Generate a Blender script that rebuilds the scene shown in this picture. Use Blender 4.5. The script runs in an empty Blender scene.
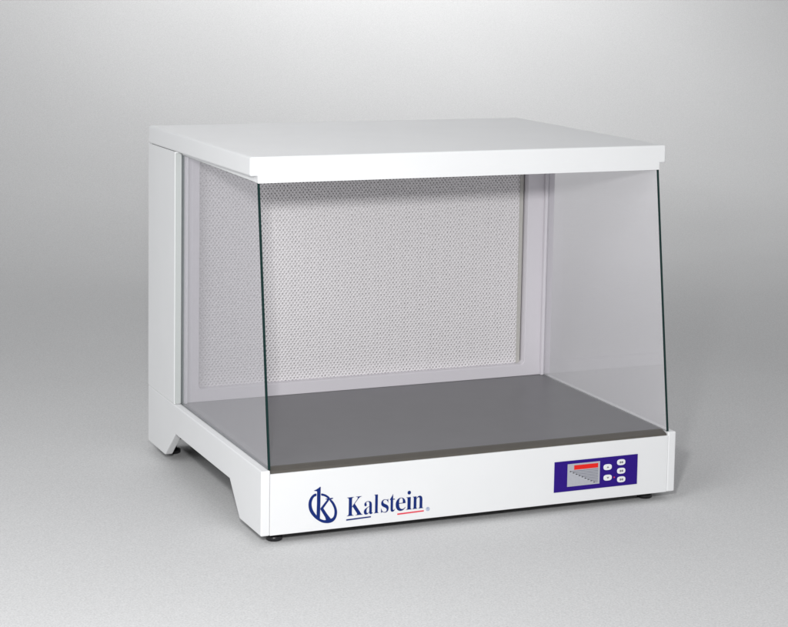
import bpy, bmesh, math, random
from mathutils import Vector, Matrix
random.seed(4)
sc = bpy.context.scene
col = sc.collection

# ------------------------------------------------------------------ materials
def mat(name, base, rough=.45, spec=.5, metal=0., noise=0., nscale=60., bump=0., bscale=400., coat=0.):
    m = bpy.data.materials.new(name); m.use_nodes = True
    nt = m.node_tree; b = nt.nodes['Principled BSDF']
    b.inputs['Base Color'].default_value = (*base, 1)
    b.inputs['Roughness'].default_value = rough
    b.inputs['Specular IOR Level'].default_value = spec
    b.inputs['Metallic'].default_value = metal
    b.inputs['Coat Weight'].default_value = coat
    tc = nt.nodes.new('ShaderNodeTexCoord')
    if noise:
        n = nt.nodes.new('ShaderNodeTexNoise'); n.inputs['Scale'].default_value = nscale
        n.inputs['Detail'].default_value = 4
        nt.links.new(tc.outputs['Object'], n.inputs['Vector'])
        r = nt.nodes.new('ShaderNodeMapRange')
        r.inputs['From Min'].default_value = .25; r.inputs['From Max'].default_value = .75
        r.inputs['To Min'].default_value = 1 - noise; r.inputs['To Max'].default_value = 1 + noise
        nt.links.new(n.outputs['Fac'], r.inputs['Value'])
        mx = nt.nodes.new('ShaderNodeVectorMath'); mx.operation = 'SCALE'
        mx.inputs[0].default_value = base
        nt.links.new(r.outputs['Result'], mx.inputs['Scale'])
        nt.links.new(mx.outputs['Vector'], b.inputs['Base Color'])
    if bump:
        n2 = nt.nodes.new('ShaderNodeTexNoise'); n2.inputs['Scale'].default_value = bscale
        n2.inputs['Detail'].default_value = 3
        nt.links.new(tc.outputs['Object'], n2.inputs['Vector'])
        bp = nt.nodes.new('ShaderNodeBump'); bp.inputs['Strength'].default_value = bump
        bp.inputs['Distance'].default_value = .001
        nt.links.new(n2.outputs['Fac'], bp.inputs['Height'])
        nt.links.new(bp.outputs['Normal'], b.inputs['Normal'])
    return m

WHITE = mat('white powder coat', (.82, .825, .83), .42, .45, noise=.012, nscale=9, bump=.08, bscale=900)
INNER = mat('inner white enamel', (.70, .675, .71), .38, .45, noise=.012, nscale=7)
SCREEN = mat('filter screen paint', (.765, .745, .755), .5, .4)
BACKING = mat('filter backing', (.78, .76, .765), .7, .2)
MARGIN = mat('filter gasket strip', (.50, .49, .46), .6, .3)
STEEL = mat('grey work surface', (.168, .167, .175), .38, .45, noise=.03, nscale=14, bump=.05, bscale=700)
STEEL_EDGE = mat('work surface front edge', (.10, .092, .08), .4, .4, noise=.05, nscale=20)
DARK = mat('dark interior', (.05, .05, .05), .8, .2)
RUBBER = mat('black rubber', (.012, .012, .014), .35, .5)
NAVY = mat('navy print', (.004, .021, .16), .5, .2)
RED = mat('red print', (.78, .05, .085), .4, .4)
PALEBLUE = mat('faded blue print', (.20, .28, .50), .5, .3)
PURPLE = mat('violet blue panel film', (.022, .002, .21), .45, .25, noise=.04, nscale=120)
LCD = mat('grey display', (.45, .46, .50), .3, .5, noise=.03, nscale=150)
LCDTXT = mat('grey display lines', (.16, .16, .20), .5, .3)
REDBAR = mat('red display bar', (.80, .02, .015), .5, .2)
BUTTON = mat('white button', (.85, .85, .87), .4, .4)
GLYPH = mat('grey button mark', (.22, .22, .25), .5, .3)
GEDGE = mat('dark green glass edge', (.002, .022, .020), .12, .5)

def glass_material(name, haze):
    m = bpy.data.materials.new(name); m.use_nodes = True
    nt = m.node_tree; nt.nodes.clear()
    out = nt.nodes.new('ShaderNodeOutputMaterial')
    tr = nt.nodes.new('ShaderNodeBsdfTransparent'); tr.inputs[0].default_value = (.988, .985, .992, 1)
    gl = nt.nodes.new('ShaderNodeBsdfGlossy'); gl.inputs['Roughness'].default_value = .015
    gl.inputs[0].default_value = (.97, .97, 1, 1)
    lw = nt.nodes.new('ShaderNodeLayerWeight'); lw.inputs['Blend'].default_value = .5
    p = nt.nodes.new('ShaderNodeMath'); p.operation = 'POWER'; p.inputs[1].default_value = 5
    a = nt.nodes.new('ShaderNodeMath'); a.operation = 'MULTIPLY_ADD'
    a.inputs[1].default_value = .95; a.inputs[2].default_value = .045
    mx = nt.nodes.new('ShaderNodeMixShader')
    nt.links.new(lw.outputs['Facing'], p.inputs[0]); nt.links.new(p.outputs[0], a.inputs[0])
    nt.links.new(a.outputs[0], mx.inputs[0]); nt.links.new(tr.outputs[0], mx.inputs[1])
    nt.links.new(gl.outputs[0], mx.inputs[2])
    hz = nt.nodes.new('ShaderNodeBsdfDiffuse'); hz.inputs[0].default_value = (.88, .865, .89, 1)   # painted veil that lightens the pane like reflected light
    m2 = nt.nodes.new('ShaderNodeMixShader'); m2.inputs[0].default_value = haze
    nt.links.new(mx.outputs[0], m2.inputs[1]); nt.links.new(hz.outputs[0], m2.inputs[2])
    nt.links.new(m2.outputs[0], out.inputs[0])
    return m
GLASS = glass_material('clear glass', .09)
GLASS_VEILED = glass_material('clear glass with painted veil', .21)  # stronger painted veil to brighten the right pane

def backdrop_material():
    m = bpy.data.materials.new('grey seamless paper'); m.use_nodes = True
    nt = m.node_tree; b = nt.nodes['Principled BSDF']
    b.inputs['Roughness'].default_value = .9; b.inputs['Specular IOR Level'].default_value = .1
    tc = nt.nodes.new('ShaderNodeTexCoord')
    n = nt.nodes.new('ShaderNodeTexNoise'); n.inputs['Scale'].default_value = 250
    n.inputs['Detail'].default_value = 2; n.inputs['Roughness'].default_value = .8
    n2 = nt.nodes.new('ShaderNodeTexNoise'); n2.inputs['Scale'].default_value = 1.3; n2.inputs['Detail'].default_value = 3
    nt.links.new(tc.outputs['Object'], n.inputs['Vector']); nt.links.new(tc.outputs['Object'], n2.inputs['Vector'])
    r = nt.nodes.new('ShaderNodeMapRange')
    r.inputs['From Min'].default_value = .2; r.inputs['From Max'].default_value = .8
    r.inputs['To Min'].default_value = .82; r.inputs['To Max'].default_value = 1.18
    nt.links.new(n.outputs['Fac'], r.inputs['Value'])
    r2 = nt.nodes.new('ShaderNodeMapRange')
    r2.inputs['From Min'].default_value = .3; r2.inputs['From Max'].default_value = .7
    r2.inputs['To Min'].default_value = .985; r2.inputs['To Max'].default_value = 1.015
    nt.links.new(n2.outputs['Fac'], r2.inputs['Value'])
    mu = nt.nodes.new('ShaderNodeMath'); mu.operation = 'MULTIPLY'
    nt.links.new(r.outputs[0], mu.inputs[0]); nt.links.new(r2.outputs[0], mu.inputs[1])
    s = nt.nodes.new('ShaderNodeVectorMath'); s.operation = 'SCALE'; s.inputs[0].default_value = (.64, .64, .64)
    nt.links.new(mu.outputs[0], s.inputs['Scale'])
    nt.links.new(s.outputs['Vector'], b.inputs['Base Color'])
    return m
PAPER = backdrop_material()

# ------------------------------------------------------------------ mesh helpers
def obj(name, bm, mats, parent=None, smooth=False):
    me = bpy.data.meshes.new(name); bm.normal_update(); bm.to_mesh(me); bm.free()
    for m in (mats if isinstance(mats, (list, tuple)) else [mats]): me.materials.append(m)
    if smooth:
        for p in me.polygons: p.use_smooth = True
    o = bpy.data.objects.new(name, me); col.objects.link(o)
    if parent: o.parent = parent
    return o

def add_hexa(bm, pts, bevel=0., seg=2, mi=0):
    """pts: 8 corners, bottom ring then top ring"""
    t = bmesh.new()
    v = [t.verts.new(p) for p in pts]
    for f in ((3, 2, 1, 0), (4, 5, 6, 7), (0, 1, 5, 4), (1, 2, 6, 5), (2, 3, 7, 6), (3, 0, 4, 7)):
        t.faces.new([v[i] for i in f])
    bmesh.ops.recalc_face_normals(t, faces=t.faces)
    if bevel:
        bmesh.ops.bevel(t, geom=list(t.edges), offset=bevel, segments=seg, profile=.5, affect='EDGES', clamp_overlap=True)
    merge(bm, t, mi)

def merge(bm, t, mi=None):
    vm = {v: bm.verts.new(v.co) for v in t.verts}
    for f in t.faces:
        nf = bm.faces.new([vm[v] for v in f.verts])
        nf.material_index = f.material_index if mi is None else mi
    t.free()

def box(bm, x0, x1, y0, y1, z0, z1, bevel=0., seg=2, mi=0):
    add_hexa(bm, [(x0, y0, z0), (x1, y0, z0), (x1, y1, z0), (x0, y1, z0),
                  (x0, y0, z1), (x1, y0, z1), (x1, y1, z1), (x0, y1, z1)], bevel, seg, mi)

def prism(bm, pts, f0, f1, bevel=0., seg=2, mi=0):
    """closed outline pts extruded between f0(p) and f1(p)"""
    t = bmesh.new()
    a = [t.verts.new(f0(p)) for p in pts]; b = [t.verts.new(f1(p)) for p in pts]
    n = len(pts)
    t.faces.new(a); t.faces.new(b[::-1])
    for i in range(n): t.faces.new((a[i], b[i], b[(i + 1) % n], a[(i + 1) % n]))
    bmesh.ops.recalc_face_normals(t, faces=t.faces)
    if bevel:
        bmesh.ops.bevel(t, geom=list(t.edges), offset=bevel, segments=seg, profile=.5, affect='EDGES', clamp_overlap=True)
    bmesh.ops.triangulate(t, faces=[f for f in t.faces if len(f.verts) > 4])
    merge(bm, t, mi)

def decal(bm, pts, y, mi=0, th=.0003):
    """flat print on the front face: polygon in x,z, a film of thickness th"""
    prism(bm, pts, lambda p: (p[0], y, p[1]), lambda p: (p[0], y - th, p[1]), mi=mi)

def smooth_closed(pts, k=4, closed=True):
    out = []; n = len(pts)
    for i in range(n):
        p0, p1, p2, p3 = [Vector(pts[(i + j) % n]) for j in (-1, 0, 1, 2)]
        for s in range(k):
            t = s / k
            q = .5 * ((2 * p1) + (-p0 + p2) * t + (2 * p0 - 5 * p1 + 4 * p2 - p3) * t * t + (-p0 + 3 * p1 - 3 * p2 + p3) * t ** 3)
            out.append((q.x, q.y))
    return out

def ellipse(cx, cz, rx, rz, n=24, p=2.):
    o = []
    for i in range(n):
        a = 2 * math.pi * i / n; c, s = math.cos(a), math.sin(a)
        o.append((cx + rx * math.copysign(abs(c) ** (2 / p), c), cz + rz * math.copysign(abs(s) ** (2 / p), s)))
    return o

def rrect(x0, x1, z0, z1, r, n=6):
    o = []
    for cx, cz, a0 in ((x1 - r, z1 - r, 0), (x0 + r, z1 - r, 90), (x0 + r, z0 + r, 180), (x1 - r, z0 + r, 270)):
        for i in range(n + 1):
            a = math.radians(a0 + 90 * i / n); o.append((cx + r * math.cos(a), cz + r * math.sin(a)))
    return o

# ------------------------------------------------------------------ measured sizes (metres)
W, D = 1.0, .8475
HB = .140                     # top of the base side plates
YB = .6265                    # face of the rear housing
G = -.021                     # the ground
ZB0, ZB1 = .7406, .7831       # lid underside / top at the back
ZF0, ZF1 = .7480, .7890       # lid underside / top at the front
YL = .0860
def lidz(y, zb, zf): return zb + (zf - zb) * (D - y) / (D - YL)

cab = bpy.data.objects.new('laminar_flow_cabinet', None); col.objects.link(cab)
cab.location = (.5, .42, G)
cab['label'] = 'white laminar flow cabinet with clear slanted glass sides, grey work surface and violet control panel'
cab['category'] = 'laboratory cabinet'
cab.empty_display_size = .2
PARTS = []
def part(name, bm, mats, smooth=False, parent=None):
    o = obj(name, bm, mats, None, smooth); o.parent = parent or cab
    o.matrix_parent_inverse = Matrix.Translation(-cab.location)
    if parent:  # sub-parts: the parent mesh sits at the world origin
        o.matrix_parent_inverse = Matrix.Identity(4)
    return o

# base side plates with the arched cut-out and the two feet
side = [(0, 0), (.1398, 0), (.2092, .0705), (.6167, .0705), (.7033, 0), (D, 0), (D, HB), (0, HB)]
for x0, x1 in ((0, .020), (.980, 1.0)):
    bm = bmesh.new()
    prism(bm, side, lambda p: (x0, p[0], p[1]), lambda p: (x1, p[0], p[1]), bevel=.0028, seg=3)
    part('side_plate', bm, WHITE)
bm = bmesh.new()
box(bm, .0203, .9797, .0003, .0180, 0, .1318, .0010, 3)
front = part('front_plate', bm, WHITE)
bm = bmesh.new()
box(bm, .0206, .9794, D - .018, D, .0, HB, .001)
part('rear_plate', bm, WHITE)
bm = bmesh.new()
box(bm, .0207, .9793, .0190, D - .019, .074, .1275)
box(bm, .075, .90, .10, .76, .024, .0738, .006, 2)       # made-up block added under the tray to darken the arch
box(bm, .0240, .9760, .0186, .0215, .003, .0735)  # dark skirts added behind the plates to cut bounced light
box(bm, .0240, .9760, D - .0215, D - .0186, .003, .0735)
part('base_tray', bm, DARK)

# work surface: slab with sloping dark front nosing
bm = bmesh.new()
ws = [(.004, .1300), (.0045, .1335), (.0075, .1362), (.024, .1408), (.030, .1416), (YB + .004, .1416), (YB + .004, .1300)]
prism(bm, ws, lambda p: (.0226, p[0], p[1]), lambda p: (.9774, p[0], p[1]))
bm.faces.ensure_lookup_table()
for f in bm.faces:
    c = f.calc_center_median()
    f.material_index = 1 if (c.y < .0285 and abs(f.normal.x) < .9) else 0
part('work_surface', bm, [STEEL, STEEL_EDGE])

# rubber feet
for fx, fy in ((.043, .038), (.948, .045), (.048, .790), (.955, .770)):
    bm = bmesh.new()
    prof = [(.0155, G), (.0175, G + .002), (.0175, G + .010), (.013, G + .012), (.008, G + .013), (.008, .002)]
    rings = []
    for r, z in prof:
        rings.append([bm.verts.new((fx + r * math.cos(a * math.pi / 14), fy + r * math.sin(a * math.pi / 14), z)) for a in range(28)])
    for a, b in zip(rings, rings[1:]):
        for i in range(28): bm.faces.new((a[i], a[(i + 1) % 28], b[(i + 1) % 28], b[i]))
    bm.faces.new(rings[0][::-1]); bm.faces.new(rings[-1])
    part('rubber_foot', bm, RUBBER, True)

# rear housing: side walls, back, top (hidden under the lid) and inner walls
bm = bmesh.new()
zt = lambda y: lidz(y, ZB0, ZF0) - .0009
def hb_box(x0, x1, y0, y1, bev):
    z0 = HB + .0009
    add_hexa(bm, [(x0, y0, z0), (x1, y0, z0), (x1, y1, z0), (x0, y1, z0),
                  (x0, y0, zt(y0)), (x1, y0, zt(y0)), (x1, y1, zt(y1)), (x0, y1, zt(y1))], bev, 3)
hb_box(0, .016, YB, D, .0012)
hb_box(.984, 1.0, YB, D, .0022)
hb_box(.0165, .9835, D - .014, D, .001)
part('rear_housing', bm, WHITE)
bm = bmesh.new()
box(bm, .004, .996, YB + .060, D - .016, HB - .004, ZB0 + .006)      # dark core seen only in the seams
box(bm, .004, .0155, YB + .004, YB + .0597, HB - .004, HB + .004)
box(bm, .004, .0155, YB + .004, YB + .0597, ZB0 - .004, ZB0 + .004)
part('seam_gasket', bm, DARK)

# front frame of the rear housing with the rounded filter opening
FX0, FX1, FZ0, FZ1 = .0611, .9256, .1717, .728
cu = bpy.data.curves.new('frame_curve', 'CURVE'); cu.dimensions = '2D'; cu.fill_mode = 'BOTH'
for loop in ([(.0162, HB + .0018), (.9838, HB + .0018), (.9838, .7405), (.0162, .7405)], rrect(FX0, FX1, FZ0, FZ1, .010)):
    s = cu.splines.new('POLY'); s.points.add(len(loop) - 1); s.use_cyclic_u = True
    for p, q in zip(s.points, loop): p.co = (q[0], q[1], 0, 1)
cu.extrude = .0155; cu.bevel_depth = .0012; cu.bevel_resolution = 1; cu.offset = -.0012
tmp = bpy.data.objects.new('tmp', cu); col.objects.link(tmp)
me = bpy.data.meshes.new_from_object(tmp.evaluated_get(bpy.context.evaluated_depsgraph_get()))
bpy.data.objects.remove(tmp)
bm = bmesh.new(); bm.from_mesh(me)
# curve x,y -> world x,z ; depth centred so that the face lies at YB
for v in bm.verts: v.co = Vector((v.co.x, YB + .0167 - .0002 + -v.co.z, v.co.y))
bmesh.ops.remove_doubles(bm, verts=bm.verts, dist=1e-5)
bmesh.ops.recalc_face_normals(bm, faces=bm.faces)
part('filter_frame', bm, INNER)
FACE_STRIP = mat('pale grey face strip', (.46, .48, .47), .6, .3)
for x0, x1 in ((.0012, .0160), (.9840, .9988)):  # thin strips over the housing front, the left one greyer than its paint
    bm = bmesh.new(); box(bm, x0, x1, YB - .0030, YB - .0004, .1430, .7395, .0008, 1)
    part('face_strip', bm, FACE_STRIP if x0 < .5 else INNER)
# raised vertical trim strips beside the glass
for x0, x1 in ((.9700, .9772), (.0228, .0300)):
    bm = bmesh.new(); box(bm, x0, x1, YB - .010, YB - .0008, .1420, .732, .0012, 2)
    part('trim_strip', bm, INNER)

# filter screen: expanded-metal sheet of staggered hexagonal cells, set back in the opening
YS = YB + .022
bm = bmesh.new()
px, pz = .00905, .00600
SX0, SX1, SZ0, SZ1 = FX0 - .004, FX1 - .012, FZ0 - .004, FZ1 + .004
cols = int((SX1 - SX0) / px); rows = int((SZ1 - SZ0) / pz)
vc = {}
def vert(x, z, dy=0.):
    k = (round(x, 5), round(z, 5), round(dy, 5))
    if k not in vc: vc[k] = bm.verts.new((x, YS + dy, z))
    return vc[k]
for j in range(rows):
    for i in range(cols):
        cx = SX0 + (i + (.5 if j % 2 else 0) + .5) * px; cz = SZ0 + (j + .5) * pz
        ho = [(0, 2 / 3), (.5, 1 / 3), (.5, -1 / 3), (0, -2 / 3), (-.5, -1 / 3), (-.5, 1 / 3)]
        o = [vert(cx + a * px, cz + b * pz) for a, b in ho]
        q = .40
        jx, jz, jq = random.uniform(-.05, .05) * px, random.uniform(-.06, .06) * pz, q * random.uniform(.9, 1.1)
        inn = [vert(cx + jx + a * px * jq * .9, cz + jz + b * pz * jq * 1.2, .0013) for a, b in ho]
        for k in range(6):
            k2 = (k + 1) % 6
            f = bm.faces.new((o[k], o[k2], inn[k2], inn[k]))
bmesh.ops.recalc_face_normals(bm, faces=bm.faces)
screen = part('filter_screen', bm, SCREEN)
# pleated filter pack right behind the screen
bm = bmesh.new()
n = 216; prev = None
for i in range(n + 1):
    x = SX0 - .006 + (FX1 + .003 - SX0) * i / n
    y = YS + .0030 + (.0026 if i % 2 else 0)
    cur = (bm.verts.new((x, y, SZ0 - .004)), bm.verts.new((x, y, SZ1 + .006)))
    if prev: bm.faces.new((prev[0], cur[0], cur[1], prev[1]))
    prev = cur
part('filter_pack', bm, BACKING)
bm = bmesh.new()
box(bm, FX1 - .0125, FX1 - .0025, YS - .001, YS + .0022, FZ0 - .004, FZ1 + .004, .0008, 1)
part('filter_gasket', bm, MARGIN)

# lid slab and the inset lip under it that holds the glass
bm = bmesh.new()
add_hexa(bm, [(0, YL, ZF0), (1, YL, ZF0), (1, D, ZB0), (0, D, ZB0),
              (0, YL, ZF1), (1, YL, ZF1), (1, D, ZB1), (0, D, ZB1)], .0045, 4)
part('lid', bm, WHITE)
LZ = .0150
bm = bmesh.new()
x0, x1, y0, y1 = .0172, .9828, YL - .0002, YB - .0010
za, zb_ = lidz(y0, ZB0, ZF0), lidz(y1, ZB0, ZF0)
t0 = bmesh.new()
add_hexa(bm, [(x0, y0, za - LZ), (x1, y0, za - LZ), (x1, y0 + .018, za - LZ), (x0, y0 + .018, za - LZ),
              (x0, y0, za + .007), (x1, y0, za + .007), (x1, y0 + .018, za + .007), (x0, y0 + .018, za + .007)], .00015, 1)
for a, b in ((x0, x0 + .0095), (x1 - .0095, x1)):
    ya = y0 + .0184
    add_hexa(bm, [(a, ya, lidz(ya, ZB0, ZF0) - LZ + .0003), (b, ya, lidz(ya, ZB0, ZF0) - LZ + .0003), (b, y1, zb_ - LZ * .55), (a, y1, zb_ - LZ * .55),
                  (a, ya, lidz(ya, ZB0, ZF0) + .004), (b, ya, lidz(ya, ZB0, ZF0) + .004), (b, y1, zb_ + .004), (a, y1, zb_ + .004)], .0006, 1)
part('lid_lip', bm, WHITE)
t0.free()

# slanted side panes, 5 mm thick: clear faces, dark green cut edges
for xa in (.0164, .9778):
    xb = xa + .0058
    ol = [(.0064, HB + .0006), (YB - .0012, HB + .0020), (YB - .0012, lidz(YB, ZB0, ZF0) - LZ * .5), (YL + .0032, ZF0 - LZ + .0004)]
    bm = bmesh.new()
    prism(bm, ol, lambda p: (xa, p[0], p[1]), lambda p: (xb, p[0], p[1]))
    bm.normal_update()
    for f in bm.faces: f.material_index = 0 if abs(f.normal.x) > .9 else (2 if xa > .5 and f.normal.y > .9 else 1)
    g = part('glass_pane', bm, [GLASS if xa < .5 else GLASS_VEILED, GEDGE, INNER])

# ------------------------------------------------------------------ control panel
def sub(name, bm, mats, parent, label=None):
    o = obj(name, bm, mats); o.parent = parent
    if label: o['label'] = label
    return o
bm = bmesh.new()
box(bm, .6880, .9005, -.0008, .0003, .0266, .0964, .0003, 1)
panel = part('control_panel', bm, PURPLE)
bm = bmesh.new()
box(bm, .7208, .8030, -.0014, -.0007, .0372, .0890, .0002, 1, 0)
box(bm, .7372, .7980, -.0018, -.0013, .0750, .0852, 0, 1, 1)
for i in range(9):
    z = .0718 - i * .0037; xs = .7265 + i * .0076
    box(bm, xs + .003, .7985, -.0016, -.0013, z - .00065, z + .00065, 0, 1, 2)
    box(bm, xs, xs + .0035, -.0017, -.0013, z - .0011, z + .0011, 0, 1, 3)
sub('display', bm, [LCD, REDBAR, LCDTXT, DARK], panel, 'grey display with a red bar above rows of thin lines')
for bi, (bx, bz) in enumerate(((.8226, .0734), (.8234, .0489), (.8572, .0816), (.8579, .0616), (.8586, .0417))):
    bm = bmesh.new()
    prism(bm, ellipse(bx, bz, .0105, .0068, 28, 2.8), lambda p: (p[0], -.0006, p[1]), lambda p: (p[0], -.0026, p[1]), bevel=.0006, seg=2)
    b = sub('button', bm, BUTTON, panel)
    bm = bmesh.new(); y = -.0027
    if bi == 0:
        decal(bm, [(bx - .0032, bz - .0016), (bx + .0032, bz - .0016), (bx, bz + .0022)], y)
    elif bi == 1:
        decal(bm, [(bx - .0032, bz + .0018), (bx, bz - .0022), (bx + .0032, bz + .0018)], y)
    else:
        for sx in (-1, 1):
            decal(bm, rrect(bx + sx * .0026 - .0019, bx + sx * .0026 + .0019, bz - .0024, bz + .0024, .0008, 2), y)
        decal(bm, [(bx - .001, bz - .0006), (bx + .001, bz - .0006), (bx + .001, bz + .0006), (bx - .001, bz + .0006)], y - .0001)
    sub('button_mark', bm, GLYPH, panel)
bm = bmesh.new()
decal(bm, ellipse(.8405, .0480, .0016, .0016, 14), -.0008, th=.0008)
sub('indicator_light', bm, RED, panel)

# ------------------------------------------------------------------ printed logo on the front plate
stem = [(0.11717, 0.08799), (0.12243, 0.08986), (0.12768, 0.09252), (0.13096, 0.09507), (0.13245, 0.0946), (0.13211, 0.05768), (0.13154, 0.02482), (0.12387, 0.02882), (0.12449, 0.05846), (0.12446, 0.08584)]
ringL = [(0.1225, 0.08116), (0.11595, 0.07969), (0.10993, 0.07393), (0.10624, 0.06588), (0.10553, 0.05641), (0.10746, 0.04666), (0.11185, 0.03804), (0.11991, 0.02861), (0.12911, 0.02128), (0.1383, 0.01649), (0.14914, 0.01421), (0.15828, 0.01532), (0.16489, 0.01943), (0.16913, 0.02701), (0.17032, 0.03698), (0.16817, 0.04681), (0.16404, 0.05571), (0.15929, 0.06211), (0.15559, 0.06488), (0.15295, 0.06323), (0.15805, 0.05568), (0.16216, 0.04742), (0.16428, 0.0392), (0.16374, 0.03045), (0.16048, 0.0247), (0.15352, 0.02223), (0.14572, 0.02113), (0.13739, 0.02281), (0.12903, 0.028), (0.12146, 0.03677), (0.11573, 0.04581), (0.11263, 0.05568), (0.11284, 0.06473), (0.11573, 0.07176), (0.11931, 0.07522), (0.1228, 0.07626)]
ringR = [(0.13414, 0.08001), (0.13995, 0.07873), (0.14663, 0.07535), (0.15286, 0.06963), (0.15058, 0.06666), (0.14554, 0.07068), (0.14001, 0.0741), (0.13419, 0.07586)]
arm = [(0.13224, 0.04778), (0.13659, 0.04478), (0.15227, 0.06458), (0.1599, 0.0662), (0.1612, 0.06799), (0.15837, 0.06827), (0.14458, 0.0679), (0.1436, 0.06673), (0.1476, 0.06568)]
leg = [(0.13305, 0.04929), (0.1382, 0.04876), (0.14804, 0.03369), (0.15617, 0.02323), (0.15989, 0.01932), (0.14908, 0.01838), (0.14158, 0.01997), (0.1452, 0.02215), (0.14313, 0.02812), (0.13227, 0.04618)]
bm = bmesh.new()
for i, pl in enumerate((stem, smooth_closed(ringL, 3), smooth_closed(ringR, 3), arm, leg)):
    decal(bm, pl, -.00005 * i + .0003, th=.0006)
logo = part('printed_logo', bm, NAVY)
logo['label'] = 'navy circle and letter k emblem with the serif word beside it'

def glyph_mesh(ch, offset):
    cu = bpy.data.curves.new('txt', 'FONT'); cu.body = ch; cu.size = 1; cu.offset = offset; cu.extrude = .001
    o = bpy.data.objects.new('txt', cu); col.objects.link(o)
    me = bpy.data.meshes.new_from_object(o.evaluated_get(bpy.context.evaluated_depsgraph_get()))
    bpy.data.objects.remove(o)
    return me
word = [(0x1D40A, 0, .206), (0x1D41A, .220, .336), (0x1D425, .351, .412), (0x1D42C, .443, .542),
        (0x1D42D, .557, .626), (0x1D41E, .634, .763), (0x1D422, .771, .847), (0x1D427, .855, 1)]
bm = bmesh.new(); scale_z = None; X0, X1 = .1925, .3705
for cp, u0, u1 in word:
    me = glyph_mesh(chr(cp), -.0085)
    xs = [v.co.x for v in me.vertices]; zs = [v.co.y for v in me.vertices]
    if scale_z is None: zl = min(zs); scale_z = .0408 / (max(zs) - zl)
    a, b = min(xs), max(xs); x0, x1 = X0 + (X1 - X0) * u0, X0 + (X1 - X0) * u1
    t = bmesh.new(); t.from_mesh(me)
    for v in t.verts:
        v.co = Vector((x0 + (v.co.x - a) / (b - a) * (x1 - x0), -.0001 - v.co.z * .2, .0246 + (v.co.y - zl) * scale_z))
    bmesh.ops.recalc_face_normals(t, faces=t.faces)
    merge(bm, t, 0)
sub('lettering', bm, NAVY, logo)
bm = bmesh.new(); decal(bm, [(.1915, .0150), (.2480, .0165), (.2480, .0192), (.1915, .0180)], .0002, th=.0005)
sub('blue_underline', bm, NAVY, logo)
bm = bmesh.new(); decal(bm, [(.3095, .0155), (.3718, .0168), (.3718, .0196), (.3095, .0185)], .0002, th=.0005)
sub('red_underline', bm, RED, logo)
bm = bmesh.new()
ring_o, ring_i = ellipse(.3812, .0212, .0042, .0042, 20), ellipse(.3812, .0212, .0033, .0033, 20)
for i in range(20):
    j = (i + 1) % 20
    decal(bm, [ring_o[i], ring_o[j], ring_i[j], ring_i[i]], .0002, th=.0005)
decal(bm, [(.3798, .0192), (.3805, .0192), (.3805, .0233), (.3798, .0233)], .0002, th=.0005)
decal(bm, [(.3806, .0227), (.3824, .0227), (.3824, .0233), (.3806, .0233)], .0002, th=.0005)
decal(bm, [(.3806, .0211), (.3824, .0211), (.3824, .0217), (.3806, .0217)], .0002, th=.0005)
decal(bm, [(.3825, .0213), (.3830, .0217), (.3830, .0227), (.3825, .0231)], .0002, th=.0005)
decal(bm, [(.3813, .0210), (.3824, .0192), (.3831, .0192), (.3820, .0210)], .0002, th=.0005)
sub('registered_mark', bm, PALEBLUE, logo)

# ------------------------------------------------------------------ backdrop sweep
bm = bmesh.new()
prof = [(-7, G), (-3, G), (0, G), (1.5, G)]
R_ = 4.5; y0 = 3.0
for i in range(33):
    a = math.radians(90 * i / 32); prof.append((y0 + R_ * math.sin(a), G + R_ * (1 - math.cos(a))))
prof += [(y0 + R_, G + 4.5), (y0 + R_, G + 7)]
xs = [-8 + i for i in range(22)]
grid = [[bm.verts.new((x, y, z)) for x in xs] for y, z in prof]
for a, b in zip(grid, grid[1:]):
    for i in range(len(xs) - 1): bm.faces.new((a[i], a[i + 1], b[i + 1], b[i]))
bd = obj('backdrop', bm, PAPER, None, True)
bd['kind'] = 'structure'; bd['label'] = 'grey seamless studio backdrop curving up from the floor'

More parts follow.
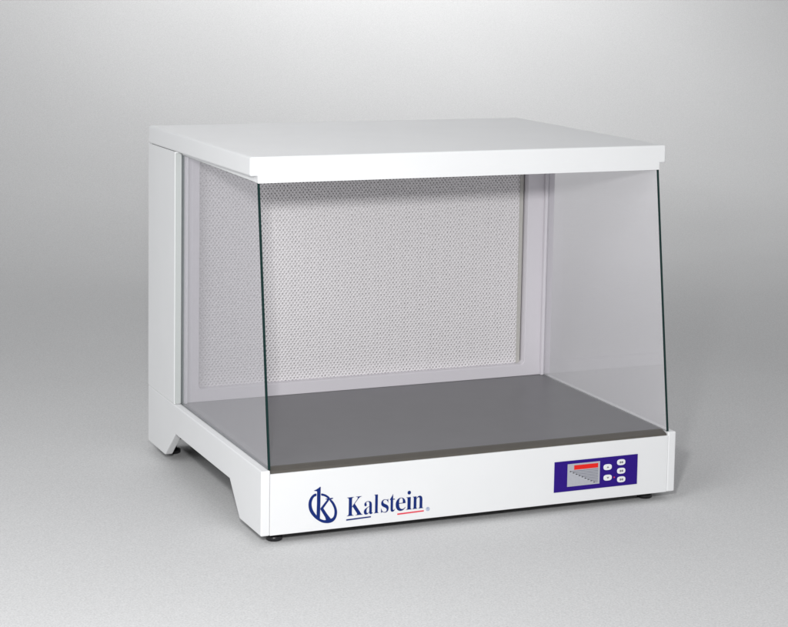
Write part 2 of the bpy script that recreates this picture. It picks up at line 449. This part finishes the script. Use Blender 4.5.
# ------------------------------------------------------------------ lights
def area(name, loc, target, size, power, color=(1, 1, 1), sy=None, spread=180):
    l = bpy.data.lights.new(name, 'AREA'); l.energy = power; l.color = color; l.size = size
    if sy: l.shape = 'RECTANGLE'; l.size_y = sy
    l.spread = math.radians(spread)
    o = bpy.data.objects.new(name, l); col.objects.link(o); o.location = loc
    o.rotation_euler = (Vector(target) - Vector(loc)).to_track_quat('-Z', 'Y').to_euler()
    return o
area('key_light', (-1.06, -2.76, 1.39), (.5, .3, .4), .15, 63)
area('overhead_fill', (.5, .8, 3.2), (.45, .5, 0), 2.4, 10, (1, .995, 1))  # fill added overhead for the lid top and soft contact shade
area('left_fill', (-1.85, -1.3, 1.75), (.1, .25, .4), 1.5, 35, (.98, .99, 1))  # unseen fill added to lift the left side faces
area('background_light', (2.3, 4.4, 3.9), (2.9, 6.6, .2), 3.0, 45, spread=130)  # added out of view to brighten the backdrop and far floor
area('backdrop_glow_light', (2.5, 5.8, 2.75), (3.05, 7.5, 1.5), 2.8, 35, sy=.7)  # added just above the frame to brighten the top of the backdrop
w = bpy.data.worlds.new('World'); sc.world = w; w.use_nodes = True
w.node_tree.nodes['Background'].inputs[0].default_value = (.97, .98, 1, 1)
w.node_tree.nodes['Background'].inputs[1].default_value = .40

# ------------------------------------------------------------------ camera
cam = bpy.data.cameras.new('camera'); co = bpy.data.objects.new('camera', cam); col.objects.link(co)
right = Vector((0.91329071, -0.40685395, 0.01923385)); up = Vector((0.03264862, 0.12019488, 0.99221331)); fw = Vector((0.40599771, 0.90555124, -0.12305609))
m = Matrix.Identity(4)
for i in range(3): m[i][0], m[i][1], m[i][2] = right[i], up[i], -fw[i]
m.translation = Vector((-1.32617337, -3.78530526, 1.24927622))
co.matrix_world = m
cam.sensor_width = 36; cam.sensor_fit = 'HORIZONTAL'
cam.lens = 1973.42412 / 788 * 36
cam.shift_x = -35.808 / 788; cam.shift_y = -131.424 / 788
cam.clip_start = .05; cam.clip_end = 200
sc.camera = co

sc.view_settings.view_transform = 'Standard'; sc.view_settings.look = 'None'
sc.view_settings.exposure = 0; sc.view_settings.gamma = 1
sc.render.engine = 'CYCLES'
sc.cycles.max_bounces = 10; sc.cycles.diffuse_bounces = 5; sc.cycles.glossy_bounces = 5; sc.cycles.transparent_max_bounces = 16
sc.cycles.use_denoising = True
